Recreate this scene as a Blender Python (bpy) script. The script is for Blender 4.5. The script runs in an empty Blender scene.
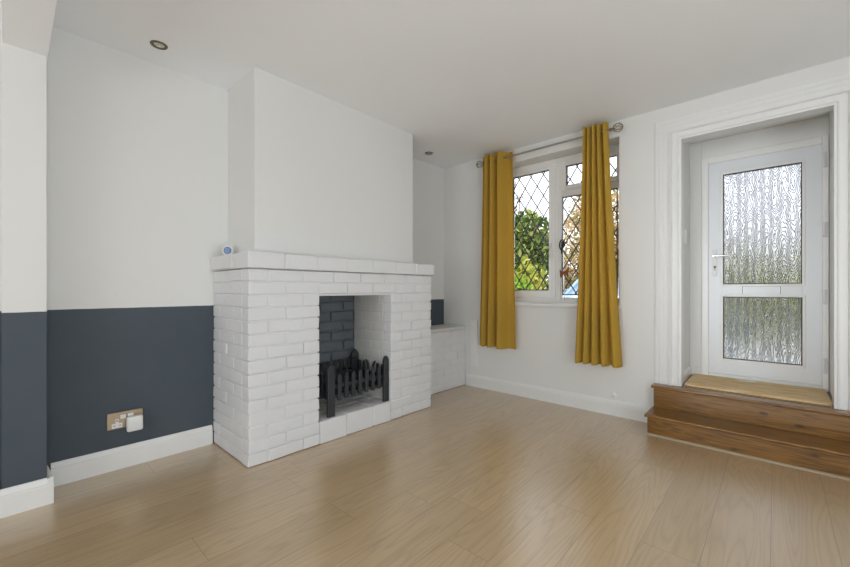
import bpy, bmesh, math, random
from mathutils import Vector, Matrix, noise
random.seed(7)
PI = math.pi
S = bpy.context.scene
COL = S.collection

# ------------------------------------------------------------------ camera, world, lights, exposure
YAW = 0.7425
cam = bpy.data.cameras.new('camera'); camo = bpy.data.objects.new('camera', cam); COL.objects.link(camo)
camo.location = (0, 0, 1.02)
camo.rotation_euler = (PI/2, 0, YAW)
cam.sensor_width = 36; cam.lens = 36*382/850.0
cam.shift_y = (290-283.5)/850.0
cam.clip_start = 0.02
S.camera = camo
S.view_settings.view_transform = 'Standard'; S.view_settings.look = 'None'
S.view_settings.gamma = 1; S.view_settings.use_curve_mapping = False
S.view_settings.exposure = 0.34
S.cycles.use_denoising = True
S.cycles.max_bounces = 12; S.cycles.diffuse_bounces = 6; S.cycles.glossy_bounces = 4
S.cycles.transmission_bounces = 8; S.cycles.transparent_max_bounces = 16
S.cycles.sample_clamp_indirect = 5; S.cycles.sample_clamp_direct = 8

w = bpy.data.worlds.new('sky'); S.world = w; w.use_nodes = True
bgn = w.node_tree.nodes['Background']
bgn.inputs[0].default_value = (0.93, 0.95, 1.0, 1); bgn.inputs[1].default_value = 3.5

def light(name, kind, loc, direction, energy, color, size=None, size_y=None, angle=None, spread=None):
    l = bpy.data.lights.new(name, kind); l.energy = energy; l.color = color
    if size: l.shape = 'RECTANGLE'; l.size = size; l.size_y = size_y
    if angle is not None: l.angle = angle
    if spread: l.spread = spread
    o = bpy.data.objects.new(name, l); COL.objects.link(o)
    o.location = loc; o.rotation_euler = Vector(direction).to_track_quat('-Z', 'Y').to_euler()
    return o
light('sun', 'SUN', (0, 0, 6), (-0.85, 0.12, -0.62), 4.0, (1, .95, .86), angle=0.02)
light('rear_fill_light', 'AREA', (-0.2, -3.35, 1.15), (0.0, 1, 0.35), 66, (.93, .97, 1.0), 2.6, 1.7)  # unseen fill panel added before the blank rear wall to brighten the room
light('side_window_daylight', 'AREA', (1.84, 0.35, 1.15), (-1, .0, 0.55), 58, (.86, .94, 1.0), 1.7, 1.8)

light('recess_fill_light', 'AREA', (-1.10, -3.30, 1.25), (.14, 1, .01), 2.0, (.95, .98, 1.0), 1.0, 1.7, spread=math.radians(16))  # added narrow-spread lamp, out of view, that brightens the porch recess
# ------------------------------------------------------------------ node helper
class NT:
    def __init__(s, name):
        s.m = bpy.data.materials.new(name); s.m.use_nodes = True
        s.t = s.m.node_tree; s.t.nodes.clear()
        s.out = s.t.nodes.new('ShaderNodeOutputMaterial')
    def n(s, typ, ins=None, **props):
        nd = s.t.nodes.new('ShaderNode'+typ)
        for k, v in props.items(): setattr(nd, k, v)
        for k, v in (ins or {}).items():
            sock = nd.inputs[k]
            if hasattr(v, 'links') or isinstance(v, bpy.types.NodeSocket): s.t.links.new(v, sock)
            else: sock.default_value = v
        return nd
    def math(s, op, a, b=None, c=None):
        ins = {0: a}
        if b is not None: ins[1] = b
        if c is not None: ins[2] = c
        return s.n('Math', ins, operation=op).outputs[0]
    def mix(s, f, a, b, blend='MIX'):
        nd = s.n('Mix', {0: f, 6: a, 7: b}, data_type='RGBA', blend_type=blend)
        return nd.outputs[2]
    def ramp(s, f, stops):
        nd = s.n('ValToRGB', {0: f}); e = nd.color_ramp.elements
        while len(e) < len(stops): e.new(0.5)
        for el, (p, c) in zip(e, stops):
            el.position = p; el.color = c if len(c) == 4 else (*c, 1)
        return nd.outputs[0]
    def obj(s): return s.n('TexCoord').outputs['Object']
    def noise(s, vec, scale, detail=3, rough=.5, dist=0):
        return s.n('TexNoise', {'Vector': vec, 'Scale': scale, 'Detail': detail, 'Roughness': rough, 'Distortion': dist})
    def mapv(s, vec, sc=(1, 1, 1), loc=(0, 0, 0), rot=(0, 0, 0)):
        return s.n('Mapping', {'Vector': vec, 'Scale': sc, 'Location': loc, 'Rotation': rot}).outputs[0]
    def bump(s, h, strength, dist=.01):
        return s.n('Bump', {'Height': h, 'Strength': strength, 'Distance': dist}).outputs[0]
    def surf(s, sock): s.t.links.new(sock, s.out.inputs[0]); return s.m
    def pr(s, color, rough=.5, metal=0, normal=None, spec=.5, **kw):
        ins = {'Base Color': color if not isinstance(color, tuple) else (*color[:3], 1), 'Roughness': rough, 'Metallic': metal, 'Specular IOR Level': spec}
        if normal is not None: ins['Normal'] = normal
        ins.update(kw)
        return s.n('BsdfPrincipled', ins).outputs[0]

def simple(name, col, rough=.5, metal=0, spec=.5, var=.06, nscale=12, bumpv=0.0, bscale=60):
    t = NT(name); o = t.obj()
    f = t.noise(o, nscale).outputs[0]
    c = t.mix(f, (*[x*(1-var) for x in col], 1), (*[min(1, x*(1+var)) for x in col], 1))
    nm = t.bump(t.noise(o, bscale, 4).outputs[0], bumpv, .004) if bumpv else None
    return t.surf(t.pr(c, rough, metal, nm, spec))

WHITE = (.77, .768, .752)
def paint_wall(name, blue=False, base=WHITE):
    t = NT(name); o = t.n('NewGeometry').outputs['Position']
    f = t.noise(o, 1.7, 3).outputs[0]
    c = t.mix(f, (*[x*.975 for x in base], 1), (*[min(1, x*1.02) for x in base], 1))
    rough = .62
    if blue:
        z = t.n('SeparateXYZ', {0: o}).outputs[2]
        wob = t.math('MULTIPLY', t.math('SUBTRACT', t.noise(o, 9, 2).outputs[0], .5), .004)
        m = t.math('LESS_THAN', t.math('ADD', z, wob), .917)
        scuff = t.noise(o, 3.2, 4, .6).outputs[0]
        bl = t.ramp(scuff, [(.3, (.062, .079, .098)), (.7, (.072, .090, .110))])
        c = t.mix(m, c, bl)
    nm = t.bump(t.noise(o, 55, 4).outputs[0], .06, .004)
    return t.surf(t.pr(c, rough, 0, nm, .35))
m_wall = paint_wall('wall_paint'); m_wallb = paint_wall('two_tone_wall_paint', True)
m_ceil = paint_wall('ceiling_paint', base=(.90, .91, .93))
m_trim = simple('trim_gloss_paint', (.80, .80, .79), .32, var=.015)
m_upvc = simple('white_upvc', (.87, .87, .86), .28, var=.01)
m_upvcd = simple('door_upvc', (.80, .83, .86), .3, var=.01)

def brick_paint(name, c0, c1, rough=.55, bs=.6):
    t = NT(name); o = t.n('NewGeometry').outputs['Position']
    n1 = t.noise(o, 4, 4).outputs[0]; n2 = t.noise(o, 38, 5, .65).outputs[0]; n3 = t.noise(o, 160, 3).outputs[0]
    c = t.mix(n1, (*c0, 1), (*c1, 1))
    h = t.math('ADD', t.math('MULTIPLY', n2, .8), t.math('MULTIPLY', n3, .2))
    return t.surf(t.pr(c, rough, 0, t.bump(h, bs, .006), .4))
m_brick = brick_paint('white_painted_brick', (.73, .735, .75), (.79, .795, .81))
m_brickdark = brick_paint('dark_painted_brick', (.085, .10, .115), (.20, .22, .24), .6, 1.0)
def hearth_mat():
    t = NT('sooty_hearth_paint'); o = t.n('NewGeometry').outputs['Position']
    n1 = t.noise(o, 7, 5, .7).outputs[0]
    c = t.ramp(n1, [(.33, (.40, .38, .35)), (.46, (.70, .69, .66)), (.6, (.84, .84, .83))])
    return t.surf(t.pr(c, .6, 0, t.bump(t.noise(o, 40, 5).outputs[0], .5, .006)))
m_hearth = hearth_mat()
m_inner = brick_paint('off_white_painted_brick', (.66, .65, .62), (.76, .76, .74))

def floor_mat():
    t = NT('oak_laminate'); o = t.n('NewGeometry').outputs['Position']
    s = t.n('SeparateXYZ', {0: o}); x, y = s.outputs[0], s.outputs[1]
    W, L = .195, 1.22
    px = t.math('DIVIDE', t.math('ADD', x, 10*W-.181), W)
    ix = t.math('FLOOR', px); fx = t.math('FRACT', px)
    r1 = t.n('TexWhiteNoise', {'W': ix}, noise_dimensions='1D').outputs[0]
    py = t.math('DIVIDE', t.math('ADD', y, t.math('MULTIPLY', t.math('ADD', r1, 4), L)), L)
    iy = t.math('FLOOR', py); fy = t.math('FRACT', py)
    idv = t.n('CombineXYZ', {0: ix, 1: iy, 2: 0}).outputs[0]
    rw = t.n('TexWhiteNoise', {'Vector': idv}, noise_dimensions='3D')
    rnd = rw.outputs[0]; rs = t.n('SeparateColor', {0: rw.outputs[1]})
    # distance to plank edges (metres)
    dx = t.math('MULTIPLY', t.math('MINIMUM', fx, t.math('SUBTRACT', 1, fx)), W)
    dy = t.math('MULTIPLY', t.math('MINIMUM', fy, t.math('SUBTRACT', 1, fy)), L)
    d = t.math('MINIMUM', dx, dy)
    groove = t.math('LESS_THAN', d, .0011)
    gb = t.n('MapRange', {0: d, 1: 0, 2: .004, 3: 0, 4: 1}).outputs[0]
    # grain coordinates, offset for each plank
    gx = t.math('ADD', x, t.math('MULTIPLY', rs.outputs[0], 37))
    gy = t.math('ADD', y, t.math('MULTIPLY', rs.outputs[1], 53))
    gv = t.n('CombineXYZ', {0: gx, 1: gy, 2: t.math('MULTIPLY', rnd, 11)}).outputs[0]
    big = t.noise(t.mapv(gv, (7.5, .62, 1)), 1, 2, .45, .25).outputs[0]
    rings = t.math('FRACT', t.math('MULTIPLY', big, 17))
    rings = t.math('ABSOLUTE', t.math('SUBTRACT', rings, .5))
    rings = t.math('POWER', t.math('MULTIPLY', rings, 2), 2.2)
    fine = t.noise(t.mapv(gv, (190, 5, 1)), 1, 3, .6).outputs[0]
    mid = t.noise(t.mapv(gv, (26, 1.6, 1)), 1, 4, .6).outputs[0]
    base = t.ramp(rnd, [(0, (.50, .352, .185)), (.5, (.54, .382, .204)), (1, (.58, .412, .224))])
    c = t.mix(t.math('MULTIPLY', rings, .40), base, (.33, .215, .10, 1))
    c = t.mix(t.n('MapRange', {0: mid, 1: .45, 2: .75, 3: 0, 4: .3}).outputs[0], c, (.37, .245, .12, 1))
    c = t.mix(t.n('MapRange', {0: fine, 1: .5, 2: .8, 3: 0, 4: .35}).outputs[0], c, (.29, .21, .13, 1))
    c = t.mix(t.math('MULTIPLY', groove, .55), c, (.10, .065, .04, 1))
    h = t.math('ADD', t.math('MULTIPLY', gb, .5), t.math('MULTIPLY', t.math('SUBTRACT', 1, fine), .08))
    nm = t.bump(h, .22, .002)
    rough = t.math('ADD', .20, t.math('MULTIPLY', mid, .10))
    return t.surf(t.pr(c, rough, 0, nm, .6, **{'Coat Weight': 1.0, 'Coat IOR': 1.9, 'Coat Roughness': .33}))
m_floor = floor_mat()

def wood_mat(name, dark, light_, axis='x', knots=True, rough=.30, ks=5.0, dirt=True):
    t = NT(name); o = t.n('NewGeometry').outputs['Position']
    sc = (1.0, 20, 20) if axis == 'x' else (14, 1.2, 14)
    big = t.noise(t.mapv(o, sc), 1.3, 3, .5, .5).outputs[0]
    r = t.math('ABSOLUTE', t.math('SUBTRACT', t.math('FRACT', t.math('MULTIPLY', big, 9)), .5))
    fine = t.noise(t.mapv(o, tuple(v*6 for v in sc)), 1, 3).outputs[0]
    f = t.math('ADD', t.math('MULTIPLY', r, 1.1), t.math('MULTIPLY', fine, .45))
    c = t.ramp(f, [(.2, dark), (.75, light_)])
    if knots:
        v = t.n('TexVoronoi', {'Vector': t.mapv(o, (1, 1.6, 2.2)), 'Scale': ks, 'Randomness': 1})
        k = t.n('MapRange', {0: v.outputs['Distance'], 1: .08, 2: .15, 3: 1, 4: 0}).outputs[0]
        c = t.mix(t.math('MULTIPLY', k, .85), c, (.035, .012, .004, 1))
    return t.surf(t.pr(c, rough, 0, t.bump(f, .12, .002), .3, **{'Coat Weight': .45, 'Coat Roughness': .08, 'Coat IOR': 1.5}))
m_step = wood_mat('stained_pine', (.105, .042, .004), (.27, .125, .017))
m_bead = simple('pale_timber_beading', (.42, .33, .22), .5, nscale=30)

def mat_mat():
    t = NT('coir'); o = t.n('NewGeometry').outputs['Position']
    a = t.noise(t.mapv(o, (8, 40, 40)), 1, 4, .6).outputs[0]; b = t.noise(o, 420, 2).outputs[0]
    c = t.ramp(a, [(.3, (.58, .40, .20)), (.5, (.74, .54, .30)), (.7, (.84, .66, .41))])
    return t.surf(t.pr(c, .9, 0, t.bump(b, .6, .004), .1))
m_mat = mat_mat()
m_black = simple('black_cast_iron', (.034, .037, .043), .45, 0, .5, var=.3, bumpv=.5, bscale=120)
m_lead = simple('window_lead', (.03, .032, .036), .5, var=.1)
m_gasket = simple('black_gasket', (.02, .02, .022), .6)
m_brass = simple('antique_brass', (.33, .27, .18), .3, 1, var=.1)
m_nickel = simple('satin_nickel', (.48, .46, .43), .28, 1)
m_bronze = simple('bronze_ring', (.16, .13, .085), .35, .8)
m_lens = simple('downlight_lens', (.55, .52, .45), .25, .3)
m_socket = simple('brushed_bronze_plate', (.36, .275, .185), .4, .5, nscale=60)
m_plastic = simple('white_plastic', (.78, .78, .77), .35, var=.01)
m_dkplastic = simple('grey_plastic', (.12, .12, .13), .4)
m_blueglass = simple('blue_disc', (.20, .33, .58), .3)
m_chrome = simple('chrome', (.8, .8, .8), .15, 1)
m_brown = simple('brown_carved_wood', (.26, .085, .028), .45, nscale=50)
m_paper = simple('paper', (.85, .85, .85), .8)
m_cord = simple('dark_cord', (.10, .08, .07), .8)
m_dark = simple('throat_black', (.03, .03, .03), .9)

def curtain_mat():
    t = NT('mustard_cloth'); o = t.obj()
    wv = t.noise(t.mapv(o, (220, 220, 260)), 1, 2).outputs[0]
    c = t.mix(wv, (.56, .40, .075, 1), (.68, .50, .11, 1))
    d = t.n('BsdfDiffuse', {'Color': c, 'Roughness': .6, 'Normal': t.bump(wv, .15, .001)}).outputs[0]
    tr = t.n('BsdfTranslucent', {'Color': (.95, .68, .22, 1)}).outputs[0]
    return t.surf(t.n('MixShader', {0: .42, 1: d, 2: tr}).outputs[0])
m_curtain = curtain_mat()

def clear_glass():
    t = NT('clear_window_glass')
    tr = t.n('BsdfTransparent', {'Color': (.70, .71, .72, 1)}).outputs[0]
    gl = t.n('BsdfGlossy', {'Color': (1, 1, 1, 1), 'Roughness': .01}).outputs[0]
    fr = t.n('Fresnel', {'IOR': 1.35}).outputs[0]
    return t.surf(t.n('MixShader', {0: t.math('MULTIPLY', fr, .6), 1: tr, 2: gl}).outputs[0])
m_glass = clear_glass()
def wavy_glass():
    t = NT('patterned_door_glass'); o = t.n('NewGeometry').outputs['Position']
    s = t.n('SeparateXYZ', {0: o}); x, z = s.outputs[0], s.outputs[2]
    # columns of stacked arches pressed into the pane, with a fine seedy texture
    wv = t.math('MULTIPLY', t.math('COSINE', t.math('MULTIPLY', x, 2*PI/.095)), 1.25)
    w1 = t.noise(t.mapv(o, (15, 1, 5)), 1, 3, .55).outputs[0]
    ph = t.math('ADD', t.math('ADD', t.math('DIVIDE', z, .085), wv), t.math('MULTIPLY', w1, 5))
    rings = t.math('ABSOLUTE', t.math('SINE', t.math('MULTIPLY', ph, 6.2832)))
    rings = t.math('POWER', t.math('SUBTRACT', 1, rings), 2.5)
    fine = t.noise(t.mapv(o, (170, 1, 120)), 1, 2).outputs[0]
    h = t.math('ADD', t.math('MULTIPLY', rings, .9), t.math('MULTIPLY', fine, .9))
    nm = t.bump(h, 1, .007)
    g = t.n('BsdfGlass', {'Color': (.60, .61, .625, 1), 'Roughness': .06, 'IOR': 1.45, 'Normal': nm}).outputs[0]
    return t.surf(g)
m_wavy = wavy_glass()

def leaf_mat(name, stops, tl=.4):
    t = NT(name); o = t.n('NewGeometry').outputs['Position']
    rnd = t.n('NewGeometry').outputs['Random Per Island']
    f = t.math('ADD', t.math('MULTIPLY', rnd, .6), t.math('MULTIPLY', t.noise(o, 1.6, 2).outputs[0], .4))
    c = t.ramp(f, stops)
    d = t.n('BsdfDiffuse', {'Color': c}).outputs[0]; tr = t.n('BsdfTranslucent', {'Color': c}).outputs[0]
    return t.surf(t.n('MixShader', {0: tl, 1: d, 2: tr}).outputs[0])
m_leafdark = leaf_mat('dark_leaves', [(.2, (.04, .08, .02)), (.5, (.14, .20, .06)), (.72, (.45, .48, .16))])
m_leafyel = leaf_mat('yellow_green_leaves', [(.2, (.16, .22, .04)), (.5, (.45, .46, .09)), (.8, (.75, .68, .22))])
m_leafaut = leaf_mat('autumn_leaves', [(.2, (.16, .18, .05)), (.5, (.55, .42, .20)), (.8, (.78, .55, .38))])
m_leafbr = leaf_mat('bright_fern_leaves', [(.2, (.10, .22, .03)), (.5, (.30, .50, .06)), (.8, (.55, .70, .15))])
m_bark = simple('bark', (.11, .075, .055), .9, var=.3)
m_car = simple('light_blue_car_paint', (.28, .42, .62), .2, .2)
m_carglass = simple('car_glass', (.20, .28, .36), .06, 0)
m_tyre = simple('tyre', (.02, .02, .02), .8)
m_ground = simple('gravel', (.62, .61, .60), .95, var=.2, nscale=40)
m_grass = simple('lawn', (.30, .31, .20), .95, var=.4, nscale=20)
m_rope = simple('render', (.7, .68, .64), .9)

# ------------------------------------------------------------------ mesh helpers
def box(bm, x0, x1, y0, y1, z0, z1):
    v = [bm.verts.new(p) for p in ((x0,y0,z0),(x1,y0,z0),(x1,y1,z0),(x0,y1,z0),(x0,y0,z1),(x1,y0,z1),(x1,y1,z1),(x0,y1,z1))]
    for f in ((3,2,1,0),(4,5,6,7),(0,1,5,4),(1,2,6,5),(2,3,7,6),(3,0,4,7)): bm.faces.new([v[i] for i in f])
    return v
def jbox(bm, x0, x1, y0, y1, z0, z1, j):
    v = box(bm, x0, x1, y0, y1, z0, z1)
    for q in v: q.co += Vector((random.uniform(-j, j), random.uniform(-j, j), random.uniform(-j, j)))
def prism(bm, poly, a0, a1, axis):
    """extrude a 2-D polygon along axis: 'x' -> (y,z), 'y' -> (x,z), 'z' -> (x,y)"""
    def P(p, a): return {'x': (a, p[0], p[1]), 'y': (p[0], a, p[1]), 'z': (p[0], p[1], a)}[axis]
    A = [bm.verts.new(P(p, a0)) for p in poly]; B = [bm.verts.new(P(p, a1)) for p in poly]
    n = len(poly)
    bm.faces.new(A[::-1]); bm.faces.new(B)
    for i in range(n): bm.faces.new((A[i], A[(i+1) % n], B[(i+1) % n], B[i]))
def tube(bm, pts, r, seg=8, closed=False, cap=True):
    pts = [Vector(p) for p in pts]; n = len(pts); rings = []
    up = None
    for i, p in enumerate(pts):
        a = pts[(i-1) % n] if (closed or i > 0) else p
        b = pts[(i+1) % n] if (closed or i < n-1) else p
        d = (b-a).normalized()
        if up is None:
            up = Vector((0, 0, 1)) if abs(d.z) < .9 else Vector((1, 0, 0))
        s = d.cross(up).normalized(); up = s.cross(d).normalized()
        rr = r[i] if isinstance(r, (list, tuple)) else r
        rings.append([bm.verts.new(p + (s*math.cos(2*PI*k/seg) + up*math.sin(2*PI*k/seg))*rr) for k in range(seg)])
    m = n if closed else n-1
    for i in range(m):
        A, B = rings[i], rings[(i+1) % n]
        for k in range(seg): bm.faces.new((A[k], A[(k+1) % seg], B[(k+1) % seg], B[k]))
    if cap and not closed:
        bm.faces.new(rings[0][::-1]); bm.faces.new(rings[-1])
def lathe(bm, prof, seg=24, M=None):
    rings = []
    for r, z in prof:
        rings.append([bm.verts.new((r*math.cos(2*PI*k/seg), r*math.sin(2*PI*k/seg), z)) for k in range(seg)])
    for A, B in zip(rings, rings[1:]):
        for k in range(seg): bm.faces.new((A[k], A[(k+1) % seg], B[(k+1) % seg], B[k]))
    bm.faces.new(rings[0][::-1]); bm.faces.new(rings[-1])
    if M is not None:
        for R in rings:
            for v in R: v.co = M @ v.co
def BM(): return bmesh.new()
def obj(name, bm, m, parent=None, bevel=0, seg=2, smooth=False, label=None):
    bmesh.ops.recalc_face_normals(bm, faces=bm.faces[:])
    me = bpy.data.meshes.new(name); bm.to_mesh(me); bm.free()
    me.materials.append(m)
    o = bpy.data.objects.new(name, me); COL.objects.link(o)
    if parent is not None:
        o.parent = parent
        if parent.type == 'EMPTY': o.matrix_parent_inverse = Matrix.Translation(-parent.location)
    if bevel:
        b = o.modifiers.new('bevel', 'BEVEL'); b.width = bevel; b.segments = seg; b.limit_method = 'ANGLE'; b.angle_limit = .6
        b.harden_normals = False
    if smooth or bevel:
        me.polygons.foreach_set('use_smooth', [True]*len(me.polygons))
        if bevel:
            wn = o.modifiers.new('wn', 'WEIGHTED_NORMAL')
        elif smooth != 'full':
            try: me.set_sharp_from_angle(angle=.7)
            except Exception: pass
    if label: o['label'] = label
    return o
def struct(name, bm, m, parent=None, **k):
    o = obj(name, bm, m, parent, **k)
    if parent is None: o['kind'] = 'structure'
    return o
def thing(name, label, cat, loc=(0, 0, 0), group=None):
    o = bpy.data.objects.new(name, None); COL.objects.link(o); o.location = loc; o.empty_display_size = .05
    o['label'] = label; o['category'] = cat
    if group: o['group'] = group
    return o
def tag(o, label, cat, group=None):
    o['label'] = label; o['category'] = cat
    if group: o['group'] = group
    return o

# ------------------------------------------------------------------ room shell
XL, YW, ZC = -2.77, 3.335, 2.39        # left wall face, window wall face, ceiling
XR, YB = 1.90, -3.40
bm = BM(); box(bm, XL-.2, XR+.2, YB-.2, YW+.25, -.12, 0); struct('floor', bm, m_floor)
bm = BM(); box(bm, XL-.3, XR+.3, YB-.3, YW+.70, ZC, ZC+.25); struct('ceiling', bm, m_ceil)
bm = BM(); box(bm, XL-.25, XL, YB-.2, YW+.27, 0, ZC); struct('wall_left', bm, m_wallb)
bm = BM(); box(bm, XR, XR+.2, YB-.2, YW+.27, 0, ZC); struct('wall_right', bm, m_wall)
bm = BM(); box(bm, XL, XR, YB-.2, YB, 0, ZC); struct('wall_back', bm, m_wall)
# window wall with its window and door openings
WX0, WX1, WZ0, WZ1 = -2.07, -.93, .868, 2.263
DX0, DX1, DZ1 = -.528, .275, 2.235
DX0f, DX1f, DZ1f = -.507, .257, 2.122
YO = 3.60
bm = BM()
for a in ((XL, WX0, 0, ZC), (WX0, WX1, 0, WZ0), (WX0, WX1, WZ1, ZC), (WX1, DX0, 0, ZC), (DX0, DX1, 0, .27), (DX0, DX1, DZ1, ZC), (DX1, XR, 0, ZC)):
    box(bm, a[0], a[1], YW, YO, a[2], a[3])
struct('wall_window', bm, m_wall)
# porch recess walls beyond the opening
bm = BM()
box(bm, DX0-.2, DX0, YO, 3.95, 0, ZC); box(bm, DX1, DX1+.2, YO, 3.95, 0, ZC); box(bm, DX0, DX1, YO, 3.95, DZ1, ZC); box(bm, DX0, DX1, YO, 3.95, 0, .27)
struct('wall_porch', bm, m_wall)
# wall beside the door frame (left nib) and above the frame
FX0, FX1, FZ1, YD = -.446, .272, 2.091, 3.86
bm = BM(); box(bm, DX0, FX0, YD-.015, 3.94, .312, DZ1); box(bm, FX0, DX1, YD-.015, 3.94, FZ1, DZ1); struct('wall_doorway', bm, m_trim, bevel=.003)
# pier and overhead beam where the two rooms join
bm = BM(); box(bm, XL, -2.57, -.022, .124, 0, 2.14); struct('wall_pier', bm, m_wallb, bevel=.003)
bm = BM(); box(bm, XL, XR, -.022, .128, 2.14, ZC); struct('trim_1', bm, m_ceil, bevel=.003)
# chimney breast above the fireplace
bm = BM(); box(bm, XL, -2.35, 1.018, 2.405, 1.2425, ZC); struct('wall_chimney', bm, m_wall, bevel=.004)

# skirtings
def skirt_profile(h=.122, t=.019):
    return [(0, 0), (t, 0), (t, h-.034), (t*.80, h-.031), (t*.86, h-.024), (t*.62, h-.012), (t*.42, h-.004), (t*.3, h), (0, h)]
def skirt_y(name, xw, y0, y1, sgn=1, t=.019):      # along y on a wall at x = xw
    bm = BM(); prism(bm, [(xw+sgn*p[0], p[1]) for p in skirt_profile(t=t)], y0, y1, 'y'); return struct(name, bm, m_trim)
def skirt_x(name, yw, x0, x1, sgn=-1, t=.019):
    bm = BM(); prism(bm, [(yw+sgn*p[0], p[1]) for p in skirt_profile(t=t)], x0, x1, 'x'); return struct(name, bm, m_trim)
skirt_y('baseboard_left', XL, .147, .915)
skirt_y('baseboard_left_rear', XL, YB, -.045)
skirt_x('baseboard_window', YW, -2.452, -.70)
# pier skirting wraps round its end
bm = BM()
prism(bm, [(-2.57+p[0], p[1]) for p in skirt_profile(t=.022)], -.044, .146, 'y')
prism(bm, [(.124+p[0], p[1]) for p in skirt_profile(t=.022)], XL, -2.549, 'x')
struct('baseboard_pier', bm, m_trim)
skirt_y('baseboard_right', XR, YB, YW, -1)
skirt_x('baseboard_window_right', YW, .62, XR)
skirt_x('baseboard_back', YB, XL, XR, 1)

# door architrave: profile swept with mitres round the opening
def architrave(name, xl, xr, zt, zb, prof, y):
    bm = BM(); rings = []
    for (cx, cz, sx, sz) in ((xl, zb, -1, 0), (xl, zt, -1, 1), (xr, zt, 1, 1), (xr, zb, 1, 0)):
        rings.append([bm.verts.new((cx+sx*d, y-p, cz+sz*d)) for d, p in prof])
    n = len(prof)
    for A, B in zip(rings, rings[1:]):
        for i in range(n): bm.faces.new((A[i], A[(i+1) % n], B[(i+1) % n], B[i]))
    bm.faces.new(rings[0]); bm.faces.new(rings[-1][::-1])
    return struct(name, bm, m_trim, smooth=True)
prof = [(0, 0), (0, .012), (.014, .012), (.016, .020), (.022, .020), (.024, .012), (.056, .012), (.060, .028), (.066, .032), (.073, .030), (.076, .016),
        (.100, .015), (.102, .018), (.108, .018), (.110, .015), (.134, .014), (.136, .017), (.142, .017), (.144, .013), (.167, .011), (.172, 0)]
prof = [(d, p) for d, p in prof]
architrave('trim_2', DX0f, DX1f, DZ1f, .314, prof, YW)
# door lining inside the opening
bm = BM()
box(bm, DX0+.001, DX0f, YW-.004, 3.43, .314, DZ1f); box(bm, DX1f, DX1-.001, YW-.004, 3.43, .314, DZ1f); box(bm, DX0+.001, DX1-.001, YW-.004, 3.43, DZ1f, DZ1-.001)
struct('trim_3', bm, m_trim, bevel=.002)
# small skirting blocks in the recess
bm = BM(); prism(bm, [(DX0+p[0]*.8, .312+p[1]*.68) for p in skirt_profile()], 3.431, 3.829, 'y'); prism(bm, [(YD-.016-p[0]*.8, .312+p[1]*.68) for p in skirt_profile()], DX0, FX0-.002, 'x')
struct('baseboard_porch', bm, m_trim)
# raised porch floor behind the step
bm = BM(); box(bm, DX0, DX1, 3.345, 3.95, .271, .3118); struct('floor_porch', bm, m_step)
# old latch keep on the left reveal
bm = BM(); box(bm, DX0+.0005, DX0+.016, 3.56, 3.60, 1.38, 1.49); lathe(bm, [(.006, 0), (.006, .11)], 10, Matrix.Translation((DX0+.016, 3.565, 1.38)))
k = obj('hinge_leaf', bm, m_plastic, bevel=.002); tag(k, 'small white painted hinge left on the porch reveal', 'hinge')

# ------------------------------------------------------------------ window
YF = 3.50
win = bpy.data.objects.new('window_1', None); COL.objects.link(win); win.location = (-1.5, YF, WZ0); win['kind'] = 'structure'
bm = BM()
def frame_rect(bm, x0, x1, z0, z1, t, y0, y1, tb=None):
    tb = tb if tb else t
    box(bm, x0, x0+t, y0, y1, z0, z1); box(bm, x1-t, x1, y0, y1, z0, z1)
    box(bm, x0+t, x1-t, y0, y1, z0, z0+tb); box(bm, x0+t, x1-t, y0, y1, z1-t, z1)
MX0, MX1 = -1.535, -1.478            # mullion
GX1 = -.99
box(bm, WX0, WX0+.045, YF, YF+.07, .896, WZ1); box(bm, GX1+.008, WX1, YF, YF+.07, .896, WZ1)
box(bm, WX0+.045, GX1+.008, YF, YF+.07, 2.205, WZ1); box(bm, WX0+.045, GX1+.008, YF, YF+.07, .896, .945)
box(bm, MX0, MX1, YF-.002, YF+.068, .945, 2.205)
box(bm, MX1, GX1+.008, YF-.001, YF+.069, 1.895, 1.95)
obj('window_frame', bm, m_upvc, win, bevel=.005)
def pane_and_lead(parent, x0, x1, z0, z1, y, ph=(0, 0)):
    bm = BM(); box(bm, x0-.004, x1+.004, y+.010, y+.016, z0-.004, z1+.004); obj('glass_pane', bm, m_glass, parent)
    bm = BM(); t = .0062
    frame_rect(bm, x0, x1, z0, z1, .009, y+.002, y+.009)
    DXp, DZp = .130, .205
    sl = DZp/DXp; L = math.hypot(1, sl)
    for s in (1, -1):
        # lines z = z0 + s*sl*(x-x0) + c
        cs = []
        c = -20*DZp
        while c < 20*DZp:
            pts = []
            cc = c+ph[1]
            zz0 = z0+cc+(0 if s > 0 else 0); f = lambda x: z0+cc+s*sl*(x-x0-ph[0])
            xa, xb = x0, x1
            za, zb = f(xa), f(xb)
            # clip to the rectangle
            def clip(xa, za, xb, zb):
                for lim, sg in ((z0, 1), (z1, -1)):
                    ina, inb = sg*(za-lim) >= 0, sg*(zb-lim) >= 0
                    if not ina and not inb: return None
                    if ina != inb:
                        tt = (lim-za)/(zb-za); xm = xa+tt*(xb-xa)
                        if ina: xb, zb = xm, lim
                        else: xa, za = xm, lim
                return xa, za, xb, zb
            r = clip(xa, za, xb, zb)
            if r and abs(r[2]-r[0]) > .004:
                xa, za, xb, zb = r
                d = Vector((xb-xa, 0, zb-za)).normalized(); nrm = Vector((-d.z, 0, d.x))*t*.72
                q = [Vector((xa, 0, za))-nrm, Vector((xb, 0, zb))-nrm, Vector((xb, 0, zb))+nrm, Vector((xa, 0, za))+nrm]
                ya = y+.006+(.0007 if s > 0 else 0)
                prism(bm, [(p.x, p.z) for p in q], ya, ya+.005, 'y')
            c += DZp
    obj('lead_lattice', bm, m_lead, parent)
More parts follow.
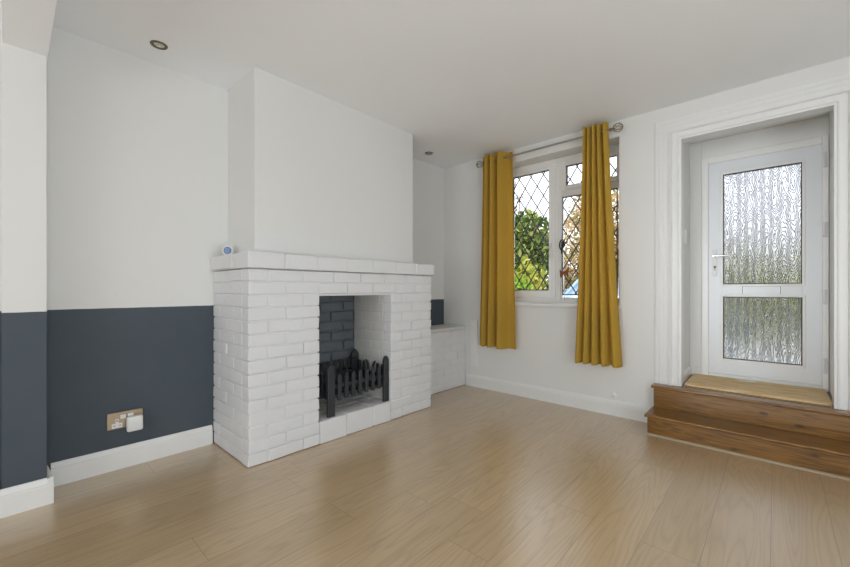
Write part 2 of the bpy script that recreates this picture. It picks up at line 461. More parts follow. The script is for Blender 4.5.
def sash(name, x0, x1, z0, z1, gx0, gx1, gz0, gz1, yo, ph=(0, 0)):
    bm = BM()
    # outer sash frame with a bevelled glazing bead
    for (a, b, c, d) in ((x0, gx0, z0, z1), (gx1, x1, z0, z1), (gx0, gx1, z0, gz0), (gx0, gx1, gz1, z1)):
        box(bm, a, b, YF-yo, YF+.04, c, d)
    o = obj(name, bm, m_upvc, win, bevel=.006)
    bm = BM(); frame_rect(bm, gx0-.012, gx1+.012, gz0-.012, gz1+.012, .0125, YF-yo-.004, YF+.001)
    obj('glazing_bead', bm, m_upvc, o, bevel=.003)
    pane_and_lead(o, gx0, gx1, gz0, gz1, YF+.002, ph)
    return o
s1 = sash('window_sash', -2.03, MX0+.006, .943, 2.21, -1.985, -1.592, 1.015, 2.170, .018)
sash('window_sash', MX1-.006, -.965, 1.945, 2.21, -1.430, GX1, 1.985, 2.170, .018, (.03, .06))
# fixed lower light
fx = obj('fixed_light', (lambda b: (frame_rect(b, MX1+.001, -.968, .945, 1.895, .006, YF+.002, YF+.03), b)[1])(BM()), m_upvc, win)
pane_and_lead(fx, MX1+.002, GX1, .973, 1.888, YF+.002, (.0, .02))
# handle on the left sash
bm = BM(); box(bm, -1.575, -1.555, YF-.030, YF-.018, 1.40, 1.46); box(bm, -1.573, -1.557, YF-.044, YF-.030, 1.43, 1.455); box(bm, -1.571, -1.559, YF-.046, YF-.034, 1.33, 1.44)
obj('window_handle', bm, m_plastic, s1, bevel=.004)
# sill board
bm = BM(); box(bm, WX0-.03, WX1+.015, 3.300, YW, .868, .896); box(bm, WX0+.001, WX1-.001, YW, YF, .8685, .896)
obj('window_sill', bm, m_trim, win, bevel=.006)

# ------------------------------------------------------------------ front door
door = bpy.data.objects.new('door_1', None); COL.objects.link(door); door.location = (-.08, YD, .312); door['kind'] = 'structure'
LX0, LX1, LZ0, LZ1 = -.406, .244, .353, 2.046
bm = BM()
box(bm, FX0, LX0+.004, YD-.03, YD+.07, .313, FZ1); box(bm, LX1-.004, FX1, YD-.03, YD+.07, .313, FZ1); box(bm, LX0+.004, LX1-.004, YD-.03, YD+.07, LZ1-.004, FZ1)
box(bm, LX0+.004, LX1-.004, YD-.012, YD+.07, .313, .347)
obj('door_frame', bm, m_upvc, door, bevel=.004)
g1 = (-.309, .141, 1.065, 1.940); g2 = (-.309, .143, .475, .967)
bm = BM()
ly0, ly1 = YD-.006, YD+.05
for (a, b, c, d) in ((LX0, g1[0], LZ0, LZ1), (g1[1], LX1, LZ0, LZ1), (g1[0], g1[1], LZ0, g2[2]), (g1[0], g1[1], g2[3], g1[2]), (g1[0], g1[1], g1[3], LZ1)):
    box(bm, a, b, ly0, ly1, c, d)
leaf = obj('door_leaf', bm, m_upvcd, door, bevel=.0015)
for g in (g1, g2):
    bm = BM(); frame_rect(bm, g[0]-.016, g[1]+.016, g[2]-.016, g[3]+.016, .017, ly0-.007, ly0+.001); obj('glazing_bead', bm, m_upvc, leaf, bevel=.004)
    bm = BM(); frame_rect(bm, g[0], g[1], g[2], g[3], .007, ly0-.002, ly0+.012); obj('gasket', bm, m_gasket, leaf)
    bm = BM(); box(bm, g[0]+.001, g[1]-.001, ly0+.012, ly0+.018, g[2]+.001, g[3]-.001); obj('patterned_glass', bm, m_wavy, leaf)
bm = BM()
box(bm, -.190, .028, ly0-.003, ly0+.001, .990, 1.050)
obj('letter_flap_surround', bm, m_gasket, leaf)
bm = BM(); box(bm, -.1875, .0255, ly0-.0055, ly0-.001, .984, 1.0475); obj('letter_flap', bm, m_upvcd, leaf, bevel=.001)
bm = BM(); box(bm, -.374, -.346, ly0-.010, ly0+.001, 1.13, 1.345)
hd = obj('handle_plate', bm, m_plastic, leaf, bevel=.006, seg=3)
bm = BM(); tube(bm, [(-.36, ly0-.008, 1.292), (-.36, ly0-.045, 1.292)], .010, 12); tube(bm, [(-.366, ly0-.045, 1.292), (-.30, ly0-.048, 1.290), (-.262, ly0-.044, 1.287)], [.010, .009, .0075], 12)
obj('lever', bm, m_chrome, hd, smooth=True)
bm = BM(); lathe(bm, [(.0095, 0), (.0095, .004)], 16, Matrix.Translation((-.36, ly0-.010, 1.205)) @ Matrix.Rotation(PI/2, 4, 'X')); box(bm, -.3625, -.3575, ly0-.0152, ly0-.010, 1.178, 1.205)
obj('key_cylinder', bm, m_dkplastic, hd)
for z in (1.924, 1.44, .972, .494):
    bm = BM(); box(bm, .2405, .262, YD-.050, YD-.030, z-.052, z+.052); lathe(bm, [(.0095, z-.050), (.0095, z+.050)], 14, Matrix.Translation((.2475, YD-.050, 0)))
    obj('hinge', bm, m_plastic, door, bevel=.002)

# ------------------------------------------------------------------ timber steps
st = thing('timber_steps', 'two dark-stained knotty pine steps leading up to the front door', 'steps', (0, 3.2, 0))
SX0, SX1 = -.668, .62
bm = BM(); box(bm, SX0, SX1, 3.050, 3.075, .001, .128); obj('riser', bm, m_step, st, bevel=.002)
bm = BM(); box(bm, SX0, SX0+.02, 3.075, YW-.002, .001, .128); obj('side_board', bm, m_step, st, bevel=.002)
bm = BM(); box(bm, SX0-.014, SX1, 3.022, 3.275, .1285, .148); obj('tread', bm, m_step, st, bevel=.007, seg=3)
bm = BM(); box(bm, SX0-.003, SX1, 3.256, 3.274, .1485, .2905); obj('riser', bm, m_step, st, bevel=.002)
bm = BM(); box(bm, SX0-.003, SX0+.017, 3.274, YW-.002, .1485, .2905); obj('side_board', bm, m_step, st, bevel=.002)
bm = BM(); box(bm, SX0-.018, SX1, 3.236, YW-.001, .291, .312); obj('tread', bm, m_step, st, bevel=.007, seg=3)
bm = BM(); prism(bm, [(3.049, .001), (3.036, .001), (3.037, .006), (3.041, .011), (3.049, .014)], SX0, SX1, 'x'); obj('floor_beading', bm, m_bead, st, label='pale timber beading along the foot of the lower step')
bm = BM(); box(bm, SX1, SX1+.02, 3.05, YW-.002, .001, .128); obj('side_board', bm, m_step, st)

# doormat filling the porch floor
def doormat():
    bm = BM(); x0, x1, y0, y1 = -.495, .254, 3.386, 3.826
    nx, ny = 40, 24
    g = [[bm.verts.new((x0+(x1-x0)*i/nx, y0+(y1-y0)*j/ny, .331 - (.010*(1-min(1, j/2.))**2) + noise.noise(Vector((i*.6, j*.6, 3)))*.0015)) for j in range(ny+1)] for i in range(nx+1)]
    for i in range(nx):
        for j in range(ny): bm.faces.new((g[i][j], g[i+1][j], g[i+1][j+1], g[i][j+1]))
    b = [[bm.verts.new((v.co.x, v.co.y, .3125)) for v in (g[i][0], g[i][ny])] for i in (0, nx)]
    edge = [g[i][0] for i in range(nx+1)] + [g[nx][j] for j in range(1, ny+1)] + [g[i][ny] for i in range(nx-1, -1, -1)] + [g[0][j] for j in range(ny-1, 0, -1)]
    for v in list(b[0])+list(b[1]): bm.verts.remove(v)
    low = [bm.verts.new((v.co.x, v.co.y, .3125)) for v in edge]
    n = len(edge)
    for i in range(n): bm.faces.new((edge[i], low[i], low[(i+1) % n], edge[(i+1) % n]))
    bm.faces.new(low)
    return bm
o = obj('doormat', doormat(), m_mat, smooth=True); tag(o, 'tan coir doormat filling the porch floor below the front door', 'doormat')
bm = BM()
pp = [(-.235, 3.77), (-.12, 3.785), (-.10, 3.75), (-.19, 3.735)]
prism(bm, pp, .3330, .3350, 'z'); o = obj('paper_leaflet', bm, m_paper); tag(o, 'small white slip of paper on the doormat at the foot of the door', 'paper')

# ------------------------------------------------------------------ brick fireplace
FXF, FY0, FY1 = -2.213, .924, 2.492
CH = 1.145/15
OY0, OY1 = 1.384, 2.019
fp = thing('brick_fireplace', 'white-painted brick fireplace with projecting brick-on-edge mantel and open hearth', 'fireplace', (-2.4, 1.7, 0))
def brick_run(bm, a0, a1, z0, z1, mk, stretch=.2275, offset=0., g=.0045):
    """fill a0..a1 with bricks; mk(bm,a,b,z0,z1) places one"""
    cuts = [a0]; p = a0+offset
    if offset: cuts.append(p)
    while p+stretch < a1-.03:
        p += stretch; cuts.append(p)
    cuts.append(a1)
    for a, b in zip(cuts, cuts[1:]):
        mk(bm, a+(g if a > a0+1e-6 else 0), b-(g if b < a1-1e-6 else 0), z0+g, z1-g*.6)
bm = BM()
def front(bm, a, b, z0, z1): jbox(bm, FXF-.09+random.uniform(-.001, .001), FXF+random.uniform(-.003, .003), a, b, z0, z1, .0026)
def sideL(bm, a, b, z0, z1): jbox(bm, a, b, FY0+random.uniform(-.002, .002), FY0+.09, z0, z1, .0016)
def sideR(bm, a, b, z0, z1): jbox(bm, a, b, FY1-.09, FY1+random.uniform(-.002, .002), z0, z1, .0016)
for c in range(15):
    z0, z1 = c*CH, (c+1)*CH
    odd = c % 2
    if c >= 13: brick_run(bm, FY0, FY1, z0, z1, front, offset=.115 if odd == 0 else 0)
    else:
        brick_run(bm, FY0, OY0, z0, z1, front, offset=.115 if odd == 0 else 0)
        brick_run(bm, OY1, FY1, z0, z1, front, offset=.115 if odd == 0 else 0)
    # side returns behind the front bricks
    brick_run(bm, XL+.003, FXF-.0945, z0, z1, sideL, offset=.11 if odd else 0)
    brick_run(bm, XL+.003, FXF-.0945, z0, z1, sideR, offset=.11 if odd else 0)
# mortar core, 4 mm behind the brick faces
d = .0075
box(bm, FXF-.095, FXF-d, FY0+d, OY0-d, .001, 1.144); box(bm, FXF-.095, FXF-d, OY1+d, FY1-d, .001, 1.144); box(bm, FXF-.095, FXF-d, OY0-d, OY1+d, 13*CH, 1.144)
box(bm, XL+.004, FXF-.095, FY0+d, FY0+.09, .001, 1.144); box(bm, XL+.004, FXF-.095, FY1-.09, FY1-d, .001, 1.144)
obj('brick_surround', bm, m_brick, fp, bevel=.005)
# mantel: bricks on edge, overhanging
bm = BM()
ys = [.905, 1.135, 1.362, 1.595, 1.828, 2.055, 2.28, 2.508]
for a, b in zip(ys, ys[1:]): jbox(bm, -2.405, -2.188+random.uniform(-.002, .002), a+.0035, b-.0035, 1.147, 1.239, .0022)
box(bm, -2.40, -2.193, .911, 2.502, 1.146, 1.235)
for a, b in ((XL+.004, -2.403),):
    jbox(bm, a, b, .905, 1.015, 1.150, 1.238, .003)
    jbox(bm, a, b, 2.408, 2.506, 1.150, 1.238, .003)
box(bm, XL+.004, -2.40, .915, 1.010, 1.147, 1.233); box(bm, XL+.004, -2.40, 2.412, 2.50, 1.147, 1.233)
obj('mantel', bm, m_brick, fp, bevel=.006)
bm = BM(); box(bm, -2.40, FXF-.006, OY0-.10, OY1+.10, .981, .9925)
obj('lintel', bm, m_brick, fp, bevel=.002)
# hearth: three big blocks in front, flat bricks behind
bm = BM()
for a, b in ((OY0, 1.603), (1.603, 1.842), (1.842, OY1)): jbox(bm, FXF-.11, FXF+.003+random.uniform(-.002, .002), a+.003, b-.003, .001, .150, .003)
box(bm, FXF-.112, FXF-.006, OY0+.001, OY1-.001, .001, .145)
obj('hearth_blocks', bm, m_brick, fp, bevel=.008, seg=3)
bm = BM()
for i in range(4):
    x1 = FXF-.113-i*.0935; off = .11 if i % 2 else 0
    brick_run(bm, OY0+.004, OY1-.004, x1-.09, x1, lambda bm, a, b, p, q: jbox(bm, p, q, a, b, .08, .146, .002), offset=off)
box(bm, -2.685, FXF-.113, OY0+.002, OY1-.002, .001, .142)
obj('hearth_floor', bm, m_hearth, fp, bevel=.004)
# firebox
bm = BM()
fh = .0825
for c in range(13):
    brick_run(bm, OY0-.05, OY1+.05, .10+c*fh, .10+(c+1)*fh, lambda bm, a, b, p, q: jbox(bm, -2.74, -2.686+random.uniform(-.010, .004), a, b, p, q, .006), offset=.12 if c % 2 else 0, g=.007)
box(bm, -2.745, -2.706, OY0-.05, OY1+.05, .002, 1.14)
obj('firebox_back', bm, m_brickdark, fp, bevel=.008, label='dark blue-grey painted brick back of the firebox')
for y0, y1, yc in ((OY1, OY1+.08, OY1), (OY0-.08, OY0, OY0)):
    bm = BM()
    sgn = 1 if yc == OY1 else -1
    for c in range(12):
        def mk(bm, a, b, p, q, sgn=sgn, yc=yc):
            e = random.uniform(-.001, .001)
            if sgn > 0: jbox(bm, a, b, yc+e, yc+.06, p, q, .0015)
            else: jbox(bm, a, b, yc-.06, yc+e, p, q, .0015)
        brick_run(bm, -2.685, FXF-.0955, .075+c*CH, .075+(c+1)*CH, mk, offset=.11 if c % 2 else 0, g=.0035)
    if sgn > 0: box(bm, -2.69, FXF-.0956, yc+.0035, yc+.07, .002, 1.14)
    else: box(bm, -2.69, FXF-.0956, yc-.07, yc-.0035, .002, 1.14)
    obj('firebox_side', bm, m_inner, fp, bevel=.004)
bm = BM(); box(bm, -2.75, FXF-.096, OY0-.08, OY1+.08, 1.10, 1.14); obj('firebox_throat', bm, m_dark, fp)  # plain dark panel closing the firebox where the throat opens

# ------------------------------------------------------------------ fire basket
HT = .150
gr = thing('fire_basket', 'black iron fire basket with picket bars standing on the hearth', 'fire grate', (-2.42, 1.73, HT))
def picket_poly(c, wd, z0, z1, tip=.012):
    h = wd/2
    return [(c-h, z0), (c+h, z0), (c+h, z1-tip), (c+h*.55, z1-tip*.3), (c, z1), (c-h*.55, z1-tip*.3), (c-h, z1-tip)]
GX0, GX1_, GY0, GY1 = -2.615, -2.245, 1.492, 1.992
for (x, y, zt, wd) in ((GX1_, GY0, .510, .056), (GX1_, GY1, .508, .052)):
    bm = BM(); prism(bm, picket_poly(y, wd, HT, zt, .034), x-.011, x+.011, 'x'); obj('front_post', bm, m_black, gr, bevel=.003)
for y in (GY0, GY1-.02):
    bm = BM(); prism(bm, picket_poly(y, .070, HT, .525, .05), GX0-.010, GX0+.010, 'x')
    lathe(bm, [(.010, -.02), (.036, -.012), (.040, 0), (.036, .012), (.010, .02)], 16, Matrix.Translation((GX0, y, .475)) @ Matrix.Rotation(PI/2, 4, 'Y'))
    obj('back_post', bm, m_black, gr, bevel=.003)
for k in range(7):
    y = 1.563+k*.0603
    bm = BM(); prism(bm, picket_poly(y, .030, .252+k*.002, .434), GX1_-.008, GX1_+.006, 'x'); obj('picket', bm, m_black, gr, bevel=.002)
for k in range(7):
    y = 1.535+k*.060
    bm = BM(); prism(bm, picket_poly(y, .030, .255, .455), GX0-.006, GX0+.006, 'x'); obj('picket', bm, m_black, gr, bevel=.002)
for yy in (GY0-.006, GY1+.004):
    for k in range(6):
        x = -2.290-k*.058
        if yy > GY0 and k in (2, 3):
            # two horn-shaped prongs in the right-hand row, curling apart
            s = 1 if k == 2 else -1
            bm = BM(); tube(bm, [(x, yy, .25), (x, yy, .38), (x+s*.004, yy, .41), (x+s*.014, yy, .432), (x+s*.028, yy, .446)], [.010, .010, .010, .009, .007], 8)
            obj('curled_prong', bm, m_black, gr, smooth=True); continue
        bm = BM(); prism(bm, picket_poly(x, .027, .262, .437), yy-.006, yy+.006, 'y'); obj('picket', bm, m_black, gr, bevel=.002)
for z, zz in ((.268, .292), (.335, .362)):
    for (x0, x1, y0, y1) in ((GX1_-.020, GX1_-.0085, GY0, GY1), (GX0+.0065, GX0+.016, GY0, GY1-.02)):
        bm = BM(); box(bm, x0, x1, y0, y1, z, zz); obj('rail', bm, m_black, gr, bevel=.002)
    for (y0, y1) in ((GY0, GY0+.011), (GY1-.014, GY1-.003)):
        bm = BM(); box(bm, GX0, GX1_-.02, y0, y1, z, zz); obj('rail', bm, m_black, gr, bevel=.002)
bm = BM()
for k in range(14): box(bm, GX0+.01, GX1_-.02, GY0+.018+k*.034, GY0+.034+k*.034, .270, .284)
box(bm, GX0+.09, GX0+.11, GY0+.01, GY1-.01, .256, .270); box(bm, GX1_-.11, GX1_-.09, GY0+.01, GY1-.01, .256, .270)
obj('bottom_grate', bm, m_black, gr, bevel=.002)

# ------------------------------------------------------------------ low brick ledge in the alcove
al = thing('brick_ledge', 'low white-painted brick ledge with plastered top, filling the alcove right of the fireplace', 'ledge', (-2.6, 2.9, 0))
bm = BM(); AXF = -2.462
for c in range(8):
    z0, z1 = c*CH*.99, (c+1)*CH*.99
    brick_run(bm, FY1+.004, YW-.003, z0, min(z1, .600), lambda bm, a, b, p, q: jbox(bm, AXF-.09, AXF+random.uniform(-.003, .003), a, b, p, q, .0025), offset=.12 if c % 2 else 0)
box(bm, XL+.003, AXF-.0035, FY1+.004, YW-.003, .001, .600)
obj('ledge_brickwork', bm, m_brick, al, bevel=.006)
bm = BM(); box(bm, XL+.003, AXF+.012, FY1+.004, YW-.003, .6005, .634)
obj('ledge_top', bm, m_inner, al, bevel=.010, seg=3)

# ------------------------------------------------------------------ ornament on the mantel
t_ = thing('mantel_alarm', 'tiny white rounded alarm with a blue button on the mantel end', 'alarm', (-2.60, .955, 1.239))
rz = Matrix.Translation((-2.60, .957, 1.239+.035)) @ Matrix.Rotation(math.radians(52), 4, 'Z') @ Matrix.Rotation(PI/2, 4, 'X')
bm = BM(); lathe(bm, [(.020, -.014), (.033, -.012), (.036, -.004), (.036, .006), (.030, .013), (.018, .015)], 28, rz); obj('casing', bm, m_plastic, t_, smooth=True)
bm = BM(); lathe(bm, [(.0195, .0145), (.0195, .018), (.013, .0205)], 24, rz); obj('blue_button', bm, m_blueglass, t_, smooth=True, label='round blue button')
bm = BM(); lathe(bm, [(.0225, .0135), (.0225, .0165), (.0195, .0168)], 24, rz); obj('button_ring', bm, simple('navy_ring', (.03, .07, .14), .4), t_, smooth=True)
bm = BM(); box(bm, -2.618, -2.582, .940, .975, 1.2395, 1.243); obj('foot', bm, m_plastic, t_)

# ------------------------------------------------------------------ double socket and plug-in adaptor
so = thing('wall_socket', 'bronze double socket plate low on the dark blue wall', 'socket', (XL, .45, .27))
bm = BM(); box(bm, XL+.0005, XL+.012, .371, .538, .228, .323); obj('face_plate', bm, m_socket, so, bevel=.004, seg=3)
def outlet(y0):
    bm = BM(); box(bm, XL+.012, XL+.0135, y0, y0+.048, .236, .262)
    box(bm, XL+.012, XL+.0135, y0+.017, y0+.031, .262, .286); o = obj('outlet_insert', bm, m_plastic, so, bevel=.001)
    bm = BM(); box(bm, XL+.0136, XL+.0142, y0+.021, y0+.027, .270, .281)
    for q in (.007, .033): box(bm, XL+.0136, XL+.0142, y0+q, y0+q+.009, .246, .251)
    obj('pin_slots', bm, m_dkplastic, o)
outlet(.392); outlet(.462)
for y in (.443, .478):
    bm = BM(); box(bm, XL+.012, XL+.017, y-.013, y+.013, .283, .307); obj('rocker_switch', bm, m_plastic, so, bevel=.002)
ad = thing('plug_in_adaptor', 'white rounded plug-in adaptor pushed into the right-hand outlet', 'adaptor', (XL+.03, .50, .255))
bm = BM(); box(bm, XL+.018, XL+.056, .455, .531, .207, .293); obj('casing', bm, m_plastic, ad, bevel=.011, seg=4)
bm = BM(); box(bm, XL+.0145, XL+.0185, .460, .510, .232, .280); obj('plug_base', bm, m_plastic, ad)

# ------------------------------------------------------------------ wall bits by the window
bm = BM(); box(bm, -2.385, -2.300, YW-.018, YW-.0005, .215, .70); o = obj('cable_cover', bm, m_trim, bevel=.004)
tag(o, 'narrow white cable cover running down beside the left curtain', 'cable cover')
bm = BM(); lathe(bm, [(.022, 0), (.020, .008), (.012, .013)], 20, Matrix.Translation((-.972, YW-.0005, .166)) @ Matrix.Rotation(PI/2, 4, 'X')); o = obj('blanking_disc', bm, m_trim, smooth=True)
tag(o, 'small round white cap on the wall above the skirting below the right curtain', 'blanking disc')

# ------------------------------------------------------------------ downlights
for (x, y, lab) in ((-2.54, .568, 'bronze-ringed ceiling downlight in front of the left alcove'), (-2.555, 2.842, 'bronze-ringed ceiling downlight above the alcove beside the window')):
    dl = thing('downlight', lab, 'downlight', (x, y, ZC), 'recessed ceiling downlights')
    bm = BM()
    n = 32; P = [(.026, .0), (.028, .004), (.034, .006), (.041, .003), (.042, .0)]
    rg = [[bm.verts.new((x+r*math.cos(2*PI*k/n), y+r*math.sin(2*PI*k/n), ZC-z-.0002)) for k in range(n)] for r, z in P]
    for A, B in zip(rg, rg[1:]):
        for k in range(n): bm.faces.new((A[k], A[(k+1) % n], B[(k+1) % n], B[k]))
    obj('ring', bm, m_bronze, dl, smooth=True)
    bm = BM(); lathe(bm, [(.010, ZC-.004), (.020, ZC-.0035), (.0262, ZC-.001), (.0262, ZC-.0003)], 28, Matrix.Translation((x, y, 0))); obj('lens', bm, m_lens, dl, smooth=True)

# ------------------------------------------------------------------ curtain pole and curtains
PY, PZ = 3.245, 2.301
pole = thing('curtain_pole', 'thin metal curtain pole with open wire ball finials above the window', 'curtain pole', (-1.57, PY, PZ))
bm = BM(); tube(bm, [(-2.185, PY, PZ), (-.955, PY, PZ)], .008, 14); obj('rod', bm, m_nickel, pole, smooth=True)
for cx, s in ((-2.222, -1), (-.915, 1)):
    bm = BM()
    for k in range(4):
        a = PI*k/4; pts = []
        for j in range(24):
            th = 2*PI*j/24; r = .034*math.sin(th); tw = a+.5*math.cos(th)
            pts.append((cx+.036*math.cos(th), PY+r*math.cos(tw), PZ+r*math.sin(tw)))
        tube(bm, pts, .0026, 6, closed=True)
    f = obj('finial', bm, m_brass, pole, smooth='full')
    bm = BM(); tube(bm, [(cx-s*.062, PY, PZ), (cx-s*.050, PY, PZ), (cx-s*.044, PY, PZ), (cx-s*.033, PY, PZ)], [.011, .012, .007, .009], 14); obj('finial_collar', bm, m_brass, f, smooth=True)
for cx in (-2.10, -1.08):
    bm = BM(); tube(bm, [(cx, YW-.002, PZ-.012), (cx, PY, PZ-.012)], .006, 10)
    lathe(bm, [(.022, 0), (.020, .006), (.010, .008)], 18, Matrix.Translation((cx, YW-.0005, PZ-.012)) @ Matrix.Rotation(PI/2, 4, 'X'))
    obj('bracket', bm, m_nickel, pole, smooth=True)

def curtain(name, label, xt0, xt1, xb0, xb1, zt, zb0, zb1, nf, amp, seed, zslope=0, phase=0., shape=None):
    rnd = random.Random(seed)
    root = thing(name, label, 'curtain', ((xt0+xt1)/2, PY, zb0), 'mustard eyelet curtains')
    bm = BM(); NU, NV = 160, 60
    jit = [rnd.uniform(-.25, .25) for _ in range(12)]
    G = []
    for j in range(NV+1):
        v = j/NV
        row = []
        for i in range(NU+1):
            u = i/NU
            # folds of unequal width
            uu = u + (shape or 0)*math.sin(PI*u)*.25
            x0 = xt0+(xb0-xt0)*(v**1.25); x1 = xt1+(xb1-xt1)*(v**1.25)
            ph = 2*PI*nf*uu + phase
            soft = 1-.25*v
            pleat = math.sin(ph) + .22*math.sin(2*ph+1.1*jit[0]+v*1.5) * (0.4+v)
            pleat += .10*noise.noise(Vector((u*9, v*2.2, seed)))*(.3+v)
            a = amp*(1.0-.12*math.sin(PI*v))*(1+.25*(jit[int(uu*nf)]*(1-uu*nf % 1)+jit[int(uu*nf)+1]*(uu*nf % 1)))
            a *= min(1, (1-u)/.07+.25)*min(1, u/.07+.25)
            x = x0+(x1-x0)*u + .35*a*math.cos(ph)*(.3+.5*v)
            y = PY + a*pleat
            z = zt + (zb0+(zb1-zb0)*u - zt)*v + (0.004*math.sin(ph*1.0) if j == NV else 0)
            row.append(bm.verts.new((x, y, z)))
        G.append(row)
    for j in range(NV):
        for i in range(NU): bm.faces.new((G[j][i], G[j][i+1], G[j+1][i+1], G[j+1][i]))
    c = obj('cloth', bm, m_curtain, root, smooth='full')
    sd = c.modifiers.new('solid', 'SOLIDIFY'); sd.thickness = .0022; sd.offset = 0
    # eyelets where the cloth crosses the pole
    for q in range(int(nf*2)+1):
        ph = q*PI
        uu = (ph-phase)/(2*PI*nf)
        if not .02 < uu < .98: continue
        u = uu
        for _ in range(12): u = uu-(shape or 0)*math.sin(PI*u)*.25
        p = (xt0+(xt1-xt0)*u, PY)
        bmr = BM(); pts = []
        sg = 1 if q % 2 == 0 else -1
        dx = (xt1-xt0)/(2*PI*nf); dy = amp*sg
        d = Vector((dx, dy, 0)).normalized()
        for k in range(20):
            a = 2*PI*k/20; pts.append(Vector((p[0], p[1], PZ)) + d*.0185*math.cos(a) + Vector((0, 0, .0185*math.sin(a))))
        tube(bmr, pts, .0035, 6, closed=True); obj('eyelet', bmr, m_nickel, root, smooth='full')
    return root
curtain('curtain', 'mustard yellow eyelet curtain hanging at the left side of the window', -2.178, -1.848, -2.222, -1.812, 2.362, .462, .448, 3.5, .048, 3, phase=-.6, shape=.9)
curtain('curtain', 'mustard yellow eyelet curtain hanging over the right side of the window', -1.186, -.990, -1.258, -.885, 2.362, .415, .415, 5.0, .046, 8, phase=1.2, shape=.25)

# ------------------------------------------------------------------ hanging ornament in the window
hg = thing('hanging_wind_chime', 'dark metal bird and brown wooden bow hanging on a cord at the window mullion', 'wind chime', (-1.42, 3.44, 1.15))
hy, hx = 3.445, -1.452
bm = BM(); tube(bm, [(hx, hy, 1.52), (hx, hy, 1.17)], .0016, 6); tube(bm, [(hx, hy, 1.52), (hx-.004, hy+.052, 1.535)], .0016, 6); obj('cord', bm, m_cord, hg)
bm = BM()   # curved bird / leaf silhouette
pts = []
for k in range(15):
    a = -1.2+k*2.6/14; pts.append((hx-.018-.030*math.cos(a)*(1)+.028, hy, 1.435+.052*math.sin(a)))
tube(bm, pts, [.003+.004*math.sin(PI*k/14) for k in range(15)], 8)
prism(bm, [(hx+.0, 1.46), (hx+.032, 1.492), (hx+.026, 1.455), (hx+.034, 1.425), (hx+.012, 1.405), (hx-.004, 1.425)], hy-.004, hy+.004, 'y')
box(bm, hx-.006, hx+.010, hy-.003, hy+.003, 1.355, 1.415)
obj('metal_bird', bm, m_gasket, hg, smooth=True, label='dark metal bird shape')
bm = BM()
poly = [(-.040, .045), (-.020, .030), (0, .026), (.022, .036), (.048, .066), (.050, .045), (.040, .015), (.044, -.018), (.050, -.040), (.036, -.030), (.022, -.004), (0, .002), (-.014, -.012), (-.026, -.040), (-.034, -.020), (-.036, .010)]
prism(bm, [(hx+.02+p[0], 1.165+p[1]) for p in poly], hy-.006, hy+.006, 'y')
obj('wooden_bow', bm, m_brown, hg, bevel=.003, label='brown carved wooden bow')
for q, zt in ((-.006, 1.13), (.026, 1.13)):
    bm = BM(); tube(bm, [(hx+q, hy, zt+.01), (hx+q-.004, hy, 1.05), (hx+q, hy, .925)], .0024, 8); obj('chime_rod', bm, m_nickel, hg, smooth=True)

# ------------------------------------------------------------------ outdoors
bm = BM(); box(bm, -16, 10, YO+.02, 26, -.40, -.16); struct('ground', bm, m_grass)
bm = BM(); box(bm, -1.5, 2.2, 3.96, 8.9, -.16, -.10); o = struct('path', bm, m_ground)
bm = BM(); box(bm, -.8, .55, 3.955, 4.5, -.10, .26); struct('porch_step', bm, m_ground)

def foliage(bm, c, r, n, size, rnd, dome=False):
    for _ in range(n):
        while True:
            p = Vector((rnd.uniform(-1, 1), rnd.uniform(-1, 1), rnd.uniform(-1, 1)))
            if .35 < p.length < 1: break
        k = 1+.35*noise.noise(p*2.3+Vector(c))
        p = Vector((p.x*r[0]*k, p.y*r[1]*k, p.z*r[2]*k))+Vector(c)
        if p.z < -.1: continue
        a = Vector((rnd.gauss(0, 1), rnd.gauss(0, 1), rnd.gauss(0, 1))).normalized()
        b = a.orthogonal().normalized(); s = size*rnd.uniform(.6, 1.3)
        v = [bm.verts.new(p+a*s), bm.verts.new(p+b*s*.45), bm.verts.new(p-a*s), bm.verts.new(p-b*s*.45)]
        bm.faces.new(v)
def bush(name, label, cat, blobs, mat, n, size, seed, stems=True):
    rnd = random.Random(seed)
    c0 = blobs[0][0]
    root = thing(name, label, cat, (c0[0], c0[1], -.16))
    bm = BM()
    tot = sum(b[1][0]*b[1][2] for b in blobs)
    for c, r in blobs: foliage(bm, c, r, int(n*r[0]*r[2]/tot), size, rnd)
    obj('foliage', bm, mat, root)
    for c, r in blobs:
        bm = BM()
        base = Vector((c[0]+rnd.uniform(-.1, .1), c[1], -.17)); tip = Vector(c)
        for q in range(3):
            t2 = tip+Vector((rnd.uniform(-.6, .6)*r[0], rnd.uniform(-.6, .6)*r[1], r[2]*.6))
            m1 = base.lerp(t2, .5)+Vector((rnd.uniform(-.1, .1), 0, 0))
            tube(bm, [base, m1, t2], [.05, .03, .01], 6)
        obj('stem', bm, m_bark, root)
bush('evergreen_shrub', 'dense dark green shrub seen through the left window light', 'shrub',
     [((-4.75, 8.2, 1.6), (1.0, .8, 1.05)), ((-5.3, 8.4, .9), (.8, .8, .7)), ((-4.15, 8.0, 2.0), (.75, .6, .8))], m_leafdark, 6800, .075, 11)
bush('yellow_green_hedge', 'yellow-green hedge behind the dark shrub left of the window view', 'hedge',
     [((-7.3, 11.3, .8), (1.3, 1.0, 1.6)), ((-8.5, 11.2, 1.3), (1.5, 1.0, 2.2))], m_leafyel, 9000, .09, 12)
bush('autumn_tree', 'leafy pinkish-yellow autumn tree seen through the right window light', 'tree',
     [((-3.9, 12.0, 2.2), (1.4, .9, 2.0)), ((-2.6, 11.9, 1.4), (1.3, .8, 1.8)), ((-4.6, 12.1, .8), (1.1, .8, 1.1))], m_leafaut, 13000, .075, 13)
